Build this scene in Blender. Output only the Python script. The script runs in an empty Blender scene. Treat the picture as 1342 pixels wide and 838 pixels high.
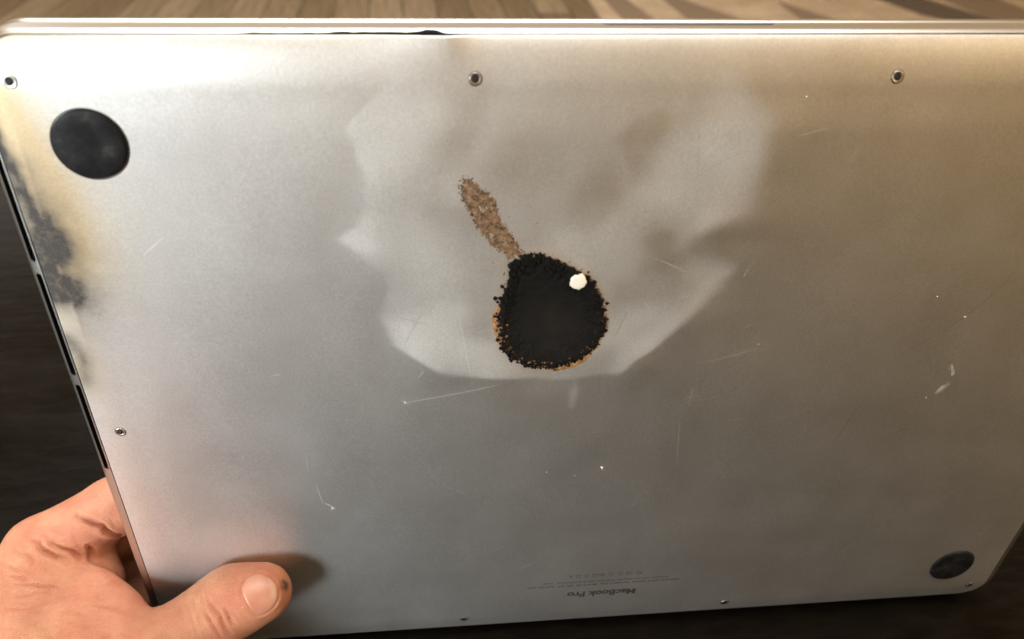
import bpy, math, random
import numpy as np
from mathutils import Matrix, Vector
SC = bpy.context.scene
COL = SC.collection

# ------------------------------------------------------------------ camera
MM = 0.001
LIFT = 126.4            # laptop centre height above the table, mm
def W(u, v, z):         # laptop space (u right, v to its front edge, z out of the bottom panel) -> world metres
    return (u*MM, -z*MM, (v+LIFT)*MM)
RC = [[0.99559, 0.02444, 0.09052], [0.03364, 0.80806, -0.58815], [-0.08752, 0.58860, 0.80367]]
cd = bpy.data.cameras.new('camera'); cam = bpy.data.objects.new('camera', cd); COL.objects.link(cam)
axes = [Vector((r[0], -r[2], r[1])) for r in RC]
m = Matrix([[axes[c][i] for c in range(3)] for i in range(3)]).to_4x4()
m.translation = Vector(W(-74.61, 178.84, 200.03))
cam.matrix_world = m
cd.sensor_width = 36; cd.lens = 28.10; cd.shift_x = 0.03076; cd.shift_y = 0.0173
cd.clip_start = 0.01; cd.clip_end = 60
cd.dof.use_dof = True; cd.dof.focus_distance = 0.275; cd.dof.aperture_fstop = 12.5
SC.camera = cam

# ------------------------------------------------------------------ light
wd = bpy.data.worlds.new('World'); SC.world = wd; wd.use_nodes = True
wd.node_tree.nodes['Background'].inputs[0].default_value = (0.33, 0.183, 0.046, 1)
wd.node_tree.nodes['Background'].inputs[1].default_value = 1.27
def area(name, loc, target, sx, sy, power, col, spread=None):
    l = bpy.data.lights.new(name, 'AREA'); l.shape = 'RECTANGLE'; l.size = sx; l.size_y = sy
    l.energy = power; l.color = col
    if spread: l.spread = math.radians(spread)
    o = bpy.data.objects.new(name, l); COL.objects.link(o); o.location = loc
    d = Vector(target)-Vector(loc); o.rotation_euler = d.to_track_quat('-Z', 'Y').to_euler()
    return o
area('window_light', (-1.30, -1.10, 0.34), (-0.40, 0, 0.13), 0.60, 0.65, 2.75, (0.85, 0.95, 1.0), 25)
area('overhead_fill', (0.10, -0.10, 1.9), (0.1, -0.1, 0), 1.8, 1.5, 46, (1.0, 0.97, 0.90))  # overhead area light added to whiten the front rim and lid edge
area('warm_fill', (1.5, -0.8, 0.95), (0.05, 0, 0.12), 0.9, 0.9, 9, (1.0, 0.70, 0.38))  # unseen fill added to warm the right side of the panel
area('far_window', (-3.3, 5.6, 2.05), (0.2, 2.6, -0.5), 1.8, 1.6, 11, (0.85, 0.94, 1.0))
area('floor_fill', (-0.35, 1.6, 2.4), (0.3, 4.0, -0.7), 1.8, 1.2, 210, (0.96, 0.97, 1.0))  # unseen fill added only to brighten the floor behind
SC.view_settings.view_transform = 'Standard'; SC.view_settings.look = 'None'
SC.view_settings.exposure = 0; SC.view_settings.gamma = 1; SC.view_settings.use_curve_mapping = False
SC.render.engine = 'CYCLES'

# ------------------------------------------------------------------ helpers
rng = np.random.default_rng(7); random.seed(7)
def tag(o, label=None, cat=None, group=None, kind=None):
    for k, v in (('label', label), ('category', cat), ('group', group), ('kind', kind)):
        if v: o[k] = v
    return o
def link(name, me, mats=(), parent=None, smooth=True):
    o = bpy.data.objects.new(name, me); COL.objects.link(o)
    for mt in (mats if isinstance(mats, (list, tuple)) else [mats]): me.materials.append(mt)
    if smooth: me.polygons.foreach_set('use_smooth', [True]*len(me.polygons))
    if parent is not None:
        o.parent = parent; o.matrix_parent_inverse = Matrix.Translation(base_of(parent)).inverted()
    return o
BASE = {}
def base_of(o): return BASE.get(o.name, Vector((0, 0, 0)))
def empty(name, loc):
    o = bpy.data.objects.new(name, None); COL.objects.link(o); o.location = loc; BASE[o.name] = Vector(loc)
    o.empty_display_size = 0.01
    return o
def mesh(name, verts, faces):
    me = bpy.data.meshes.new(name); me.from_pydata([tuple(map(float, v)) for v in verts], [], faces); me.update(); return me
def vmesh(name, V, Q):       # numpy verts + quads / tris, fast
    me = bpy.data.meshes.new(name); n = len(Q); k = Q.shape[1]
    me.vertices.add(len(V)); me.vertices.foreach_set('co', np.asarray(V, np.float32).ravel())
    me.loops.add(n*k); me.loops.foreach_set('vertex_index', Q.astype(np.int32).ravel())
    me.polygons.add(n); me.polygons.foreach_set('loop_start', np.arange(n, dtype=np.int32)*k)
    me.polygons.foreach_set('loop_total', np.full(n, k, np.int32))
    me.update(calc_edges=True); me.validate(); return me
def toW(U, V, Z): return np.stack([np.asarray(U)*MM, -np.asarray(Z)*MM, (np.asarray(V)+LIFT)*MM], -1)
def sstep(a, b, x):
    t = np.clip((x-a)/(b-a), 0, 1); return t*t*(3-2*t)
def vnoise(U, V, s, seed):    # smooth value noise
    r = np.random.default_rng(seed); T = r.uniform(-1, 1, (256, 256))
    x = np.asarray(U)/s+500; y = np.asarray(V)/s+500
    i = np.floor(x).astype(int); j = np.floor(y).astype(int); fx = x-i; fy = y-j
    fx = fx*fx*(3-2*fx); fy = fy*fy*(3-2*fy); g = lambda a, b: T[a % 256, b % 256]
    return (g(i, j)*(1-fx)+g(i+1, j)*fx)*(1-fy)+(g(i, j+1)*(1-fx)+g(i+1, j+1)*fx)*fy
def seg_dist(U, V, P, closed=False):
    best = np.full(np.shape(U), 1e9); par = np.zeros(np.shape(U)); n = len(P)
    for k in range(n if closed else n-1):
        a = np.array(P[k]); b = np.array(P[(k+1) % n]); d = b-a; L = d@d
        t = np.clip(((U-a[0])*d[0]+(V-a[1])*d[1])/L, 0, 1)
        dd = np.hypot(U-a[0]-t*d[0], V-a[1]-t*d[1]); w = dd < best
        best = np.where(w, dd, best); par = np.where(w, (k+t)/(n-1), par)
    return best, par
def inside(U, V, P):
    r = np.zeros(np.shape(U), bool); n = len(P)
    for k in range(n):
        (x1, y1), (x2, y2) = P[k], P[(k+1) % n]
        c = ((y1 > V) != (y2 > V)) & (U < (x2-x1)*(V-y1)/((y2-y1) or 1e-9)+x1); r ^= c
    return r

class Mat:
    def __init__(s, name, base=(.5, .5, .5), rough=.5, metal=0., **kw):
        s.m = bpy.data.materials.new(name); s.m.use_nodes = True; s.nt = s.m.node_tree
        s.b = s.nt.nodes['Principled BSDF']
        s.set('Base Color', (*base, 1)); s.set('Roughness', rough); s.set('Metallic', metal)
        for k, v in kw.items(): s.set(k.replace('_', ' '), v)
    def set(s, k, v):
        if hasattr(v, 'is_output'): s.nt.links.new(v, s.b.inputs[k])
        else: s.b.inputs[k].default_value = v
    def n(s, t, ins=None, **kw):
        x = s.nt.nodes.new(t)
        for k, v in kw.items(): setattr(x, k, v)
        for k, v in (ins or {}).items():
            if hasattr(v, 'is_output'): s.nt.links.new(v, x.inputs[k])
            else: x.inputs[k].default_value = v
        return x
    def obj(s): return s.n('ShaderNodeTexCoord').outputs['Object']
    def noise(s, scale, detail=4, rough=.55, vec=None, out='Fac', dist=0):
        return s.n('ShaderNodeTexNoise', {'Scale': scale, 'Detail': detail, 'Roughness': rough, 'Distortion': dist,
                   'Vector': vec if vec is not None else s.obj()}).outputs[out]
    def ramp(s, fac, *stops):
        x = s.n('ShaderNodeValToRGB', {'Fac': fac}); e = x.color_ramp.elements
        while len(e) < len(stops): e.new(.5)
        for i, (p, c) in enumerate(stops):
            e[i].position = p; e[i].color = (*c, 1) if len(c) == 3 else c
        return x.outputs['Color']
    def rng(s, fac, a, b, c, d):
        return s.n('ShaderNodeMapRange', {'Value': fac, 'From Min': a, 'From Max': b, 'To Min': c, 'To Max': d}).outputs[0]
    def mix(s, fac, a, b, mode='MIX'):
        x = s.n('ShaderNodeMix', data_type='RGBA', blend_type=mode); 
        for i, v in ((0, fac), (6, a), (7, b)):
            if hasattr(v, 'is_output'): s.nt.links.new(v, x.inputs[i])
            else: x.inputs[i].default_value = (*v, 1) if isinstance(v, tuple) and len(v) == 3 else v
        return x.outputs[2]
    def bump(s, h, strength, dist):
        s.set('Normal', s.n('ShaderNodeBump', {'Height': h, 'Strength': strength, 'Distance': dist}).outputs[0])
    def attr(s, name): return s.n('ShaderNodeAttribute', attribute_name=name)

# ------------------------------------------------------------------ materials
mp = Mat('anodised_panel', metal=1.0)
at = mp.attr('finish')
n1 = mp.noise(4200, 2, .6); n2 = mp.noise(38, 5, .6); n3 = mp.noise(7, 3, .5)
ng = mp.n('ShaderNodeMath', {0: mp.noise(190, 4, .6), 1: .22, 2: mp.noise(1500, 2, .7)}, operation='MULTIPLY_ADD').outputs[0]
alu = mp.mix(.75, mp.mix(mp.rng(n2, .3, .7, 0, 1), (.60, .592, .58), (.655, .65, .64)), mp.ramp(mp.rng(ng, .36, .86, 0, 1), (0, (.84, .84, .84)), (1, (1.14, 1.14, 1.14))), 'MULTIPLY')
sn = mp.noise(420, 5, .75)
so = mp.n('ShaderNodeMath', {0: mp.attr('soot').outputs['Fac'], 1: mp.rng(sn, .3, .7, 1.15, .82)}, operation='MULTIPLY', use_clamp=True).outputs[0]
mp.set('Base Color', mp.mix(so, mp.mix(1.0, alu, at.outputs['Color'], 'MULTIPLY'), (.035, .03, .027)))
mp.set('Metallic', mp.n('ShaderNodeMath', {0: at.outputs['Alpha'], 1: so}, operation='SUBTRACT', use_clamp=True).outputs[0])
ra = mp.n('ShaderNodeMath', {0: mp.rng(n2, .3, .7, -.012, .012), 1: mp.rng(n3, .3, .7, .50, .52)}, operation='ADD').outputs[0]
hm = mp.n('ShaderNodeMath', {0: mp.attr('sheen_residue').outputs['Fac'], 1: .21, 2: ra}, operation='MULTIPLY_ADD').outputs[0]
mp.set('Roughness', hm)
mp.bump(n1, .45, .0001)
MP = mp.m
mc = Mat('aluminium_case', (.52, .50, .465), .34, 1.0); mc.bump(mc.noise(700, 3), .06, .0002); MC = mc.m
ml = Mat('aluminium_lid', (.50, .48, .45), .30, 1.0); ml.bump(ml.noise(700, 3), .05, .0002); ML = ml.m
md = Mat('slot_dark', (.006, .0055, .006), .8); MD = md.m
mr = Mat('foot_rubber', (.012, .012, .013), .5)
k = mr.noise(160, 6, .65); mr.set('Base Color', mr.ramp(k, (.40, (.004, .004, .0045)), (.60, (.014, .014, .015)), (.78, (.05, .05, .05))))
mr.set('Roughness', mr.rng(mr.noise(90, 4), .3, .7, .42, .62)); mr.set('Specular IOR Level', .16); mr.bump(mr.noise(900, 3), .25, .0003); MR = mr.m
ms = Mat('screw_steel', (.62, .62, .64), .3, 1.0); MS = ms.m
msd = Mat('screw_socket', (.02, .018, .018), .5, .4); MSD = msd.m
mb = Mat('char_black', (.008, .007, .006), .85)
mb.set('Base Color', mb.ramp(mb.noise(350, 6, .7), (.3, (.002, .0018, .0016)), (.62, (.005, .0045, .004)), (.85, (.012, .010, .008))))
mb.set('Base Color', mb.mix(mb.attr('ash').outputs['Fac'], mb.ramp(mb.noise(350, 6, .7), (.3, (.002, .0018, .0016)), (.7, (.006, .005, .0045))), mb.ramp(mb.noise(240, 6, .7), (.3, (.006, .0055, .005)), (.7, (.016, .0145, .012)))))
mb.set('Specular IOR Level', .18); mb.bump(mb.noise(900, 5, .65), .3, .0005); MB = mb.m
mk = Mat('char_crumb', (.008, .006, .005), .7)
mk.set('Base Color', mk.ramp(mk.noise(420, 2), (.32, (.006, .004, .003)), (.46, (.05, .022, .008)), (.6, (.22, .11, .035)))); mk.set('Specular IOR Level', .3); MK = mk.m
mt = Mat('scorched_residue', (.2, .13, .08), .8)
mt.set('Base Color', mt.ramp(mt.noise(750, 6, .75), (.36, (.02, .010, .006)), (.47, (.15, .085, .045)), (.62, (.26, .175, .105)), (.8, (.36, .28, .2))))
mt.bump(mt.noise(800, 5), .5, .0006); MT = mt.m
mw = Mat('white_melt', (.80, .75, .64), .6); mw.bump(mw.noise(500, 4), .4, .0005); MW = mw.m
mh = Mat('scorch_tan', (.30, .17, .07), .7)
mh.set('Base Color', mh.ramp(mh.noise(600, 5, .7), (.35, (.12, .06, .02)), (.55, (.36, .2, .08)), (.75, (.5, .36, .2)))); MH = mh.m
MSL = Mat('scratch_bright', (.80, .79, .76), .6, 1.0).m
MSK = Mat('scratch_dark', (.40, .38, .36), .5, 1.0).m
MSM = Mat('smear_pale', (.50, .45, .36), .7).m
MTX = Mat('print_grey', (.03, .027, .024), .6).m
MTF = Mat('print_faint', (.055, .05, .042), .6).m
MHB = Mat('hinge_plastic', (.008, .008, .008), .45).m

# ------------------------------------------------------------------ table and floor
tm = Mat('dark_table', (.02, .016, .012), .3)
tc = tm.n('ShaderNodeMapping', {'Vector': tm.obj(), 'Scale': (1, 3.5, 1)}).outputs[0]
tn = tm.noise(5, 7, .62, tc, dist=.6); tn2 = tm.noise(60, 5, .6, tc)
tm.set('Base Color', tm.mix(.35, tm.ramp(tn, (.3, (.0025, .0022, .0018)), (.55, (.0045, .0036, .0026)), (.75, (.008, .0068, .0052))),
       tm.ramp(tn2, (.4, (.003, .0025, .002)), (.75, (.014, .011, .008)))))
tm.set('Specular IOR Level', .06); tm.set('Roughness', tm.rng(tn, .3, .7, .16, .28)); tm.bump(tm.noise(26, 6, .65, tc), .12, .003)
def box_verts(x0, x1, y0, y1, z0, z1, b=0.):
    if b <= 0:
        v = [(x, y, z) for z in (z0, z1) for y in (y0, y1) for x in (x0, x1)]
        return v, [(0, 2, 3, 1), (4, 5, 7, 6), (0, 1, 5, 4), (1, 3, 7, 5), (3, 2, 6, 7), (2, 0, 4, 6)]
    v = [(x0, y0, z0), (x1, y0, z0), (x1, y1, z0), (x0, y1, z0), (x0, y0, z1-b), (x1, y0, z1-b), (x1, y1, z1-b), (x0, y1, z1-b),
         (x0+b, y0+b, z1), (x1-b, y0+b, z1), (x1-b, y1-b, z1), (x0+b, y1-b, z1)]
    f = [(3, 2, 1, 0), (8, 9, 10, 11)]
    for r in (0, 4):
        for i in range(4): f.append((r+i, r+(i+1) % 4, r+4+(i+1) % 4, r+4+i))
    return v, f
v, f = box_verts(-.85, .75, -.55, .62, -.035, 0, .003)
tag(link('table', mesh('table', v, f), tm.m, None, False), 'dark polished table top under the scorched laptop', 'table')
ZF = -.74
fm = Mat('floor_wood', (.3, .2, .12), .45)
fo = fm.n('ShaderNodeObjectInfo').outputs['Random']
fv = fm.n('ShaderNodeMapping', {'Vector': fm.obj(), 'Scale': (14, .9, 1)}).outputs[0]
fr = fm.ramp(fo, (0, (.16, .125, .085)), (.4, (.235, .185, .12)), (.7, (.31, .25, .17)), (1, (.20, .155, .105)))
fm.set('Base Color', fm.mix(.75, fr, fm.ramp(fm.noise(3, 5, .6, fv), (.3, (.35, .3, .26)), (.7, (1, 1, 1))), 'MULTIPLY'))
fm.bump(fm.noise(8, 5, .6, fv), .2, .002)
v, f = box_verts(-5, 6, .3, 9, ZF-.06, ZF-.03)
ff = Mat('floor_gap', (.03, .02, .012), .8)
floor = link('floor', mesh('floor', v, f), ff.m, None, False); tag(floor, kind='structure')
PW = .17; pm = {}
for i in range(-22, 26):
    x = i*PW+.03; y = 1.0+((i*37) % 11)*.16
    while y < 7.6:
        L = 2.2
        if 'p' not in pm:
            v, f = box_verts(-PW/2+.002, PW/2-.002, 0, L-.004, -.03, 0, .003); pm['p'] = mesh('plank', v, f); pm['p'].materials.append(fm.m)
        o = bpy.data.objects.new('plank', pm['p']); COL.objects.link(o); o.location = (x, y, ZF); o.parent = floor
        y += L
# pale rug with brown pointed inlays, far behind on the right
rgm = Mat('rug_pale', (.44, .34, .22), .95); rgm.set('Base Color', rgm.ramp(rgm.noise(9, 4), (.35, (.36, .27, .17)), (.7, (.50, .39, .26)))); rgm.bump(rgm.noise(300, 3), .5, .004)
rgd = Mat('rug_brown', (.20, .145, .09), .95); rgd.bump(rgd.noise(300, 3), .5, .004)
rgk = Mat('rug_stripe', (.09, .068, .045), .95)

def prism(name, pts, z0, z1, mat, parent):
    n = len(pts); vs = [(x, y, z) for z in (z0, z1) for x, y in pts]
    fs = [tuple(range(n, 2*n)), tuple(range(n-1, -1, -1))]+[(i, (i+1) % n, n+(i+1) % n, n+i) for i in range(n)]
    return link(name, mesh(name, vs, fs), mat, parent, False)
rug = prism('rug', [(.86, 2.6), (4.6, 2.2), (5.0, 5.6), (1.0, 5.9)], ZF+.001, ZF+.012, rgm.m, None)
tag(rug, 'pale beige rug with brown pointed inlays on the wooden floor', 'rug')
for pts, mt_ in (([(1.02, 3.6), (1.20, 3.55), (1.10, 4.6), (1.0, 4.7)], rgd), ([(1.36, 3.4), (1.75, 3.5), (1.32, 4.5)], rgd), ([(1.9, 3.4), (2.25, 3.45), (1.95, 4.2)], rgd), ([(2.62, 3.9), (2.9, 3.5), (3.0, 3.6), (2.75, 4.6), (2.45, 4.7)], rgk),
                 ([(2.95, 3.6), (3.3, 3.5), (3.25, 4.6), (2.9, 4.7)], rgd), ([(3.6, 3.5), (3.85, 3.4), (4.05, 4.5), (3.8, 4.7)], rgk), ([(4.05, 3.4), (4.5, 3.4), (4.4, 4.6)], rgd)):
    prism('inlay', pts, ZF+.012, ZF+.014, mt_.m, rug)

# ------------------------------------------------------------------ laptop shape
HW, HD, RAD, RIMW, RIMD, RIMS = 179.45, 123.9, 13.5, 13.5, 5.3, 2.4   # mm; RIMS: shallower drop on the short sides
RIDGE = [(4.0, 124), (9.4, 119.1), (14.0, 112.3), (23.8, 99.8), (25.8, 86.5), (25.3, 72.2), (15.7, 68.7), (8.0, 63.3), (23.2, 55.5), (17.3, 43.3), (8.2, 32.0), (-7.2, 16.9),
         (-24.7, 14.2), (-47.4, 16.3), (-64.7, 18.4), (-78.9, 29.7), (-83.1, 39.9), (-79.9, 50.8), (-81.2, 56.1), (-94.6, 67.1), (-87.8, 72.4), (-84.5, 86.2)]
PATCH = RIDGE + [(-90, 100), (-70, 124)]
BURN = [(-45.0, 58.8), (-41.5, 61.0), (-37.1, 61.8), (-33.0, 60.3), (-28.8, 58.3), (-25.3, 55.9), (-21.3, 53.4), (-18.9, 50.4), (-16.2, 45.4), (-14.2, 39.2), (-14.3, 32.9), (-15.6, 28.2), (-18.7, 24.5), (-23.8, 21.4), (-29.0, 20.0), (-34.4, 20.2), (-39.8, 22.1), (-43.4, 24.5), (-45.8, 28.9), (-46.9, 35.3), (-47.2, 42.5), (-46.6, 47.4), (-45.1, 52.2), (-44.9, 56.0)]
TRAIL = [(-59.3, 84.3), (-57.5, 85.8), (-55.6, 84.2), (-52.5, 81.3), (-49.7, 78.3), (-48.9, 74.9), (-47.6, 71.9), (-45.5, 68.8), (-43.4, 66.0), (-41.2, 62.4), (-41.5, 61.0), (-45.0, 58.8), (-46.0, 61.6), (-48.8, 63.5), (-50.9, 65.3), (-52.9, 68.1), (-54.9, 70.7), (-55.7, 73.4), (-57.3, 75.9), (-58.9, 79.3), (-59.5, 81.8)]
def swell(P, k=.9865):      # the swollen panel stands about 2.7 mm proud here: marks measured on the flat plane move with it
    return [(-74.6+(u+74.6)*k, 178.8+(v-178.8)*k) for u, v in P]
BURN, TRAIL, RIDGE = swell(BURN, .985), swell(TRAIL), swell(RIDGE)
PATCH = RIDGE + [(-90, 100), (-70, 124)]
def sdf_in(U, V, hw=HW, hd=HD, r=RAD):
    qx = np.abs(U)-(hw-r); qy = np.abs(V)-(hd-r)
    return r-np.hypot(np.maximum(qx, 0), np.maximum(qy, 0))-np.minimum(np.maximum(qx, qy), 0)
def drop(U, V):
    i = sdf_in(U, V); t = np.clip((RIMW-i)/RIMW, 0, 1)
    ex = np.maximum(np.abs(U)-(HW-RAD), 0)**2; ey = np.maximum(np.abs(V)-(HD-RAD), 0)**2; sf = ex/np.maximum(ex+ey, 1e-6)
    return -(RIMD+(RIMS-RIMD)*sf)*(1-np.sqrt(np.maximum(1-t**1.85, 0)))
def gblur(H, sg):
    k = np.exp(-.5*(np.arange(-int(3*sg), int(3*sg)+1)/sg)**2); k /= k.sum(); p = len(k)//2
    f = lambda r: np.convolve(np.pad(r, p, mode='edge'), k, 'valid')
    return np.apply_along_axis(f, 1, np.apply_along_axis(f, 0, H))
def warp_field():
    """swollen, creased battery bulge pushed out of the panel: heights in mm on a 1 mm lattice"""
    V, U = np.meshgrid(np.arange(-132., 133.), np.arange(-190., 191.))
    wu = U+1.2*vnoise(U, V, 11, 3); wv = V+1.2*vnoise(U, V, 11, 4)
    d, p = seg_dist(wu, wv, RIDGE); ins = inside(wu, wv, PATCH)
    hr = BULGE*(1+.35*sstep(60, 30, V))*(.06+.94*sstep(-98, -58, U))*(1-.6*sstep(85, 124, V))
    dd = np.sqrt(d*d+.6**2)-.6
    h = np.where(ins, hr*np.exp(-dd/LIN), hr*np.exp(-dd/LOUT))*(.75+.35*vnoise(U, V, 17, 15))
    hb_ = gblur(h, 8); w = sstep(2, 13, d); h = h*(1-w)+hb_*w
    h += .12*vnoise(U, V, 34, 11)*np.exp(-((U+40)/95)**2-((V-60)/60)**2)
    h += .5*np.exp(-((U+35)/42)**2-((V-60)/34)**2)+2.2*(1-(U/182)**2)*np.clip(1-(V/140)**2, 0, 1)
    h += .10*vnoise(U, V, 60, 12)+.003*vnoise(U, V, 14, 13)
    h += -.35*np.exp(-((U+56-(V-100)*.45)/7)**2)*sstep(70, 100, V)
    return h
BULGE, LIN, LOUT = 1.55, 20., 40.
WF = warp_field()
def warp(U, V):
    U = np.asarray(U, float); V = np.asarray(V, float); x = U+190; y = V+132
    i = np.floor(x).astype(int); j = np.floor(y).astype(int); fx = x-i; fy = y-j
    B = lambda t: ((1-t)**3/6, (3*t**3-6*t**2+4)/6, (-3*t**3+3*t**2+3*t+1)/6, t**3/6)
    bx, by = B(fx), B(fy); h = 0
    for a in range(4):
        for b in range(4): h = h+bx[a]*by[b]*WF[np.clip(i+a-1, 0, 380), np.clip(j+b-1, 0, 264)]
    h = h*sstep(0, 26, sdf_in(U, V))
    lift = .60*np.exp(-((U+64)/np.where(U < -64, 17, 6.5))**2)*sstep(60, 110, V)
    return h - lift*drop(U, V)
def surf(U, V): return drop(U, V)+warp(U, V)

root = empty('laptop', W(0, -LIFT, -9))
tag(root, 'silver aluminium laptop standing upright, its underside burnt through by a swollen battery', 'laptop')

# ---- bottom panel: dense grid mapped to a rounded rectangle
PHW, PHD, PR = HW-3.5, HD-1.15, 11.
def rrmap(a, b, hw, hd, r):
    x = a*hw; y = b*hd
    lx = (np.abs(x)-(hw-r))/r; ly = (np.abs(y)-(hd-r))/r; c = (lx > 0) & (ly > 0)
    mx = np.maximum(lx, ly); s = np.where(c, mx/np.maximum(np.hypot(lx, ly), 1e-9), 1)
    x = np.where(c, np.sign(x)*(hw-r+lx*s*r), x); y = np.where(c, np.sign(y)*(hd-r+ly*s*r), y)
    return x, y
def axis(h, fine, n):   # denser near the edges
    core = np.linspace(-1, 1, n); e = np.array([.0004, .0012, .0025, .004])
    return np.unique(np.concatenate([core, 1-e*fine, -1+e*fine]))
A, B_ = np.meshgrid(axis(PHW, 1, 360), axis(PHD, 1.4, 250))
U, V = rrmap(A, B_, PHW, PHD, PR); Z = surf(U, V)
ny, nx = U.shape; idx = np.arange(nx*ny).reshape(ny, nx)
Q = np.stack([idx[:-1, :-1], idx[:-1, 1:], idx[1:, 1:], idx[1:, :-1]], -1).reshape(-1, 4)
P = toW(U, V, Z).reshape(-1, 3)
ring = np.concatenate([idx[0, :-1], idx[:-1, -1], idx[-1, :0:-1], idx[:0:-1, 0]])
sk = P[ring].copy(); sk[:, 1] += 1.6*MM
nb = len(P); P2 = np.concatenate([P, sk]); k = np.arange(len(ring)); k2 = (k+1) % len(ring)
Q2 = np.stack([ring[k2], ring[k], nb+k, nb+k2], -1)
me = vmesh('bottom_panel', P2, np.concatenate([Q, Q2]))
# finish: heat tint, soot and wear painted per vertex (multiplies the metal colour); alpha = how metallic
Uf, Vf = U.ravel(), V.ravel()
nz = .5+.5*vnoise(Uf, Vf, 6, 21); nz2 = .5+.5*vnoise(Uf, Vf, 2.2, 22); nz3 = .5+.5*vnoise(Uf, Vf, 20, 23)
def blob(c, s): return np.exp(-((Uf-c[0])/s[0])**2-((Vf-c[1])/s[1])**2)
tan = .8*blob((-168, 82), (9, 22))+.55*blob((-172, 104), (6, 16))+.45*blob((-173, 52), (6, 22))+.5*blob((-174, 26), (7, 14))+.2*blob((-160, 70), (16, 30))+.25*blob((-172, -25), (6, 30))+.45*blob((-174, 116), (7, 14))+.3*blob((-168, 66), (12, 18))
tan = np.clip(tan*(.7+.6*nz3), 0, 1)
ds, ps = seg_dist(Uf+1.2*vnoise(Uf, Vf, 4, 33), Vf, [(-177.5, 106), (-175.5, 95), (-173, 85), (-171.8, 75), (-172, 67), (-174.5, 60), (-172.5, 53)])
sw = (1.6+2.6*ps)*np.where(Uf > -171, 1.7, 1.0)
soot = np.exp(-(ds/(1.15*sw))**1.25)*(.55+.65*sstep(.15, .6, ps))
ds2, _ = seg_dist(Uf, Vf, [(-175, 36), (-173, 28), (-174.5, 20)]); soot = soot+.55*np.exp(-(ds2/3.2)**1.5)
ds3, _ = seg_dist(Uf, Vf, [(-176, 110), (-176, 62)]); soot = soot+.3*np.exp(-(ds3/1.6)**2)
soot = np.clip(1.6*soot*(.90+.16*vnoise(Uf, Vf, 5, 31)+.10*vnoise(Uf+Vf*.5, Vf-Uf*.4, 2.4, 32)), 0, 1)
db, _ = seg_dist(Uf, Vf, BURN, True); inb = inside(Uf, Vf, BURN)
halo = np.where(inb, 1, np.exp(-db/(1.3+1.6*nz3)))*(.5+.5*nz)
dt, _ = seg_dist(Uf, Vf, TRAIL, True); halo = np.maximum(halo, .45*np.exp(-dt/.8)*nz2)
gapsoot = sstep(118.6, 122.4, Vf)*np.exp(-((Uf+92)/26)**4)*(.3+.7*nz2)*.0
col = np.ones((len(Uf), 3))
def tint(mask, c):
    global col
    col = col*(1-mask[:, None])+col*np.array(c)*mask[:, None]
tint(tan, (.90, .72, .47)); tint(np.clip(halo*.8, 0, 1), (.72, .5, .28)); tint(.12*nz3, (.92, .93, .95))
alpha = np.clip(1-halo*.35-tan*.15, 0, 1)
full = np.ones((len(P2), 4), np.float32); full[:len(Uf), :3] = col; full[:len(Uf), 3] = alpha
full[nb:, :3] = .35
ca = me.color_attributes.new('finish', 'FLOAT_COLOR', 'POINT'); ca.data.foreach_set('color', full.ravel())
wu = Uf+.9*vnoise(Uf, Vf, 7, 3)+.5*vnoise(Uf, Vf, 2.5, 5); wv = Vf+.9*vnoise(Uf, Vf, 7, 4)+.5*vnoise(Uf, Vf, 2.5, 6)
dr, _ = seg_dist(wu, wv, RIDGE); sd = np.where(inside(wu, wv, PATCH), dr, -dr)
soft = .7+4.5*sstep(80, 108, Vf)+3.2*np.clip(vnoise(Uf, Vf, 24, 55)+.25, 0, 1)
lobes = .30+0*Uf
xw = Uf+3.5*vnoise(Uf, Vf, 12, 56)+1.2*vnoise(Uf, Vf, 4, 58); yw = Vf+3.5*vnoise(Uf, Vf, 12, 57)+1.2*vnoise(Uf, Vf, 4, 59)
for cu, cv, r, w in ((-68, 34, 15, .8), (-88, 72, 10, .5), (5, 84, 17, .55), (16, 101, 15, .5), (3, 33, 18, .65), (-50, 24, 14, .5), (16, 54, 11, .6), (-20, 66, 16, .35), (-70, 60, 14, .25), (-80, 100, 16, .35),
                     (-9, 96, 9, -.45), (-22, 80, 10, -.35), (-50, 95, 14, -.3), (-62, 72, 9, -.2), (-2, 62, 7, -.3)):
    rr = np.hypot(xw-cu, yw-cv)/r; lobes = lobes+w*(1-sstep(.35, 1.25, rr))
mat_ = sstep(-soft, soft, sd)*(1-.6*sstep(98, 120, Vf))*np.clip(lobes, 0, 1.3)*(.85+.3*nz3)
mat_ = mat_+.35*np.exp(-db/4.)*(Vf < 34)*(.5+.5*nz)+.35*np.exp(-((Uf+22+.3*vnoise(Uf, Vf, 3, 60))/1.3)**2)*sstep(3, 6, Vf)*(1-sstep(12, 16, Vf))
sa = np.zeros(len(P2), np.float32); sa[:len(Uf)] = soot; me.attributes.new('soot', 'FLOAT', 'POINT').data.foreach_set('value', sa)
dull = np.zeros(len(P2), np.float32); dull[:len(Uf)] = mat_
me.attributes.new('sheen_residue', 'FLOAT', 'POINT').data.foreach_set('value', dull)  # roughness mask: imitates bright reflected patches, plus pale residue below the burn
panel = link('bottom_panel', me, MP, root)

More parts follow.
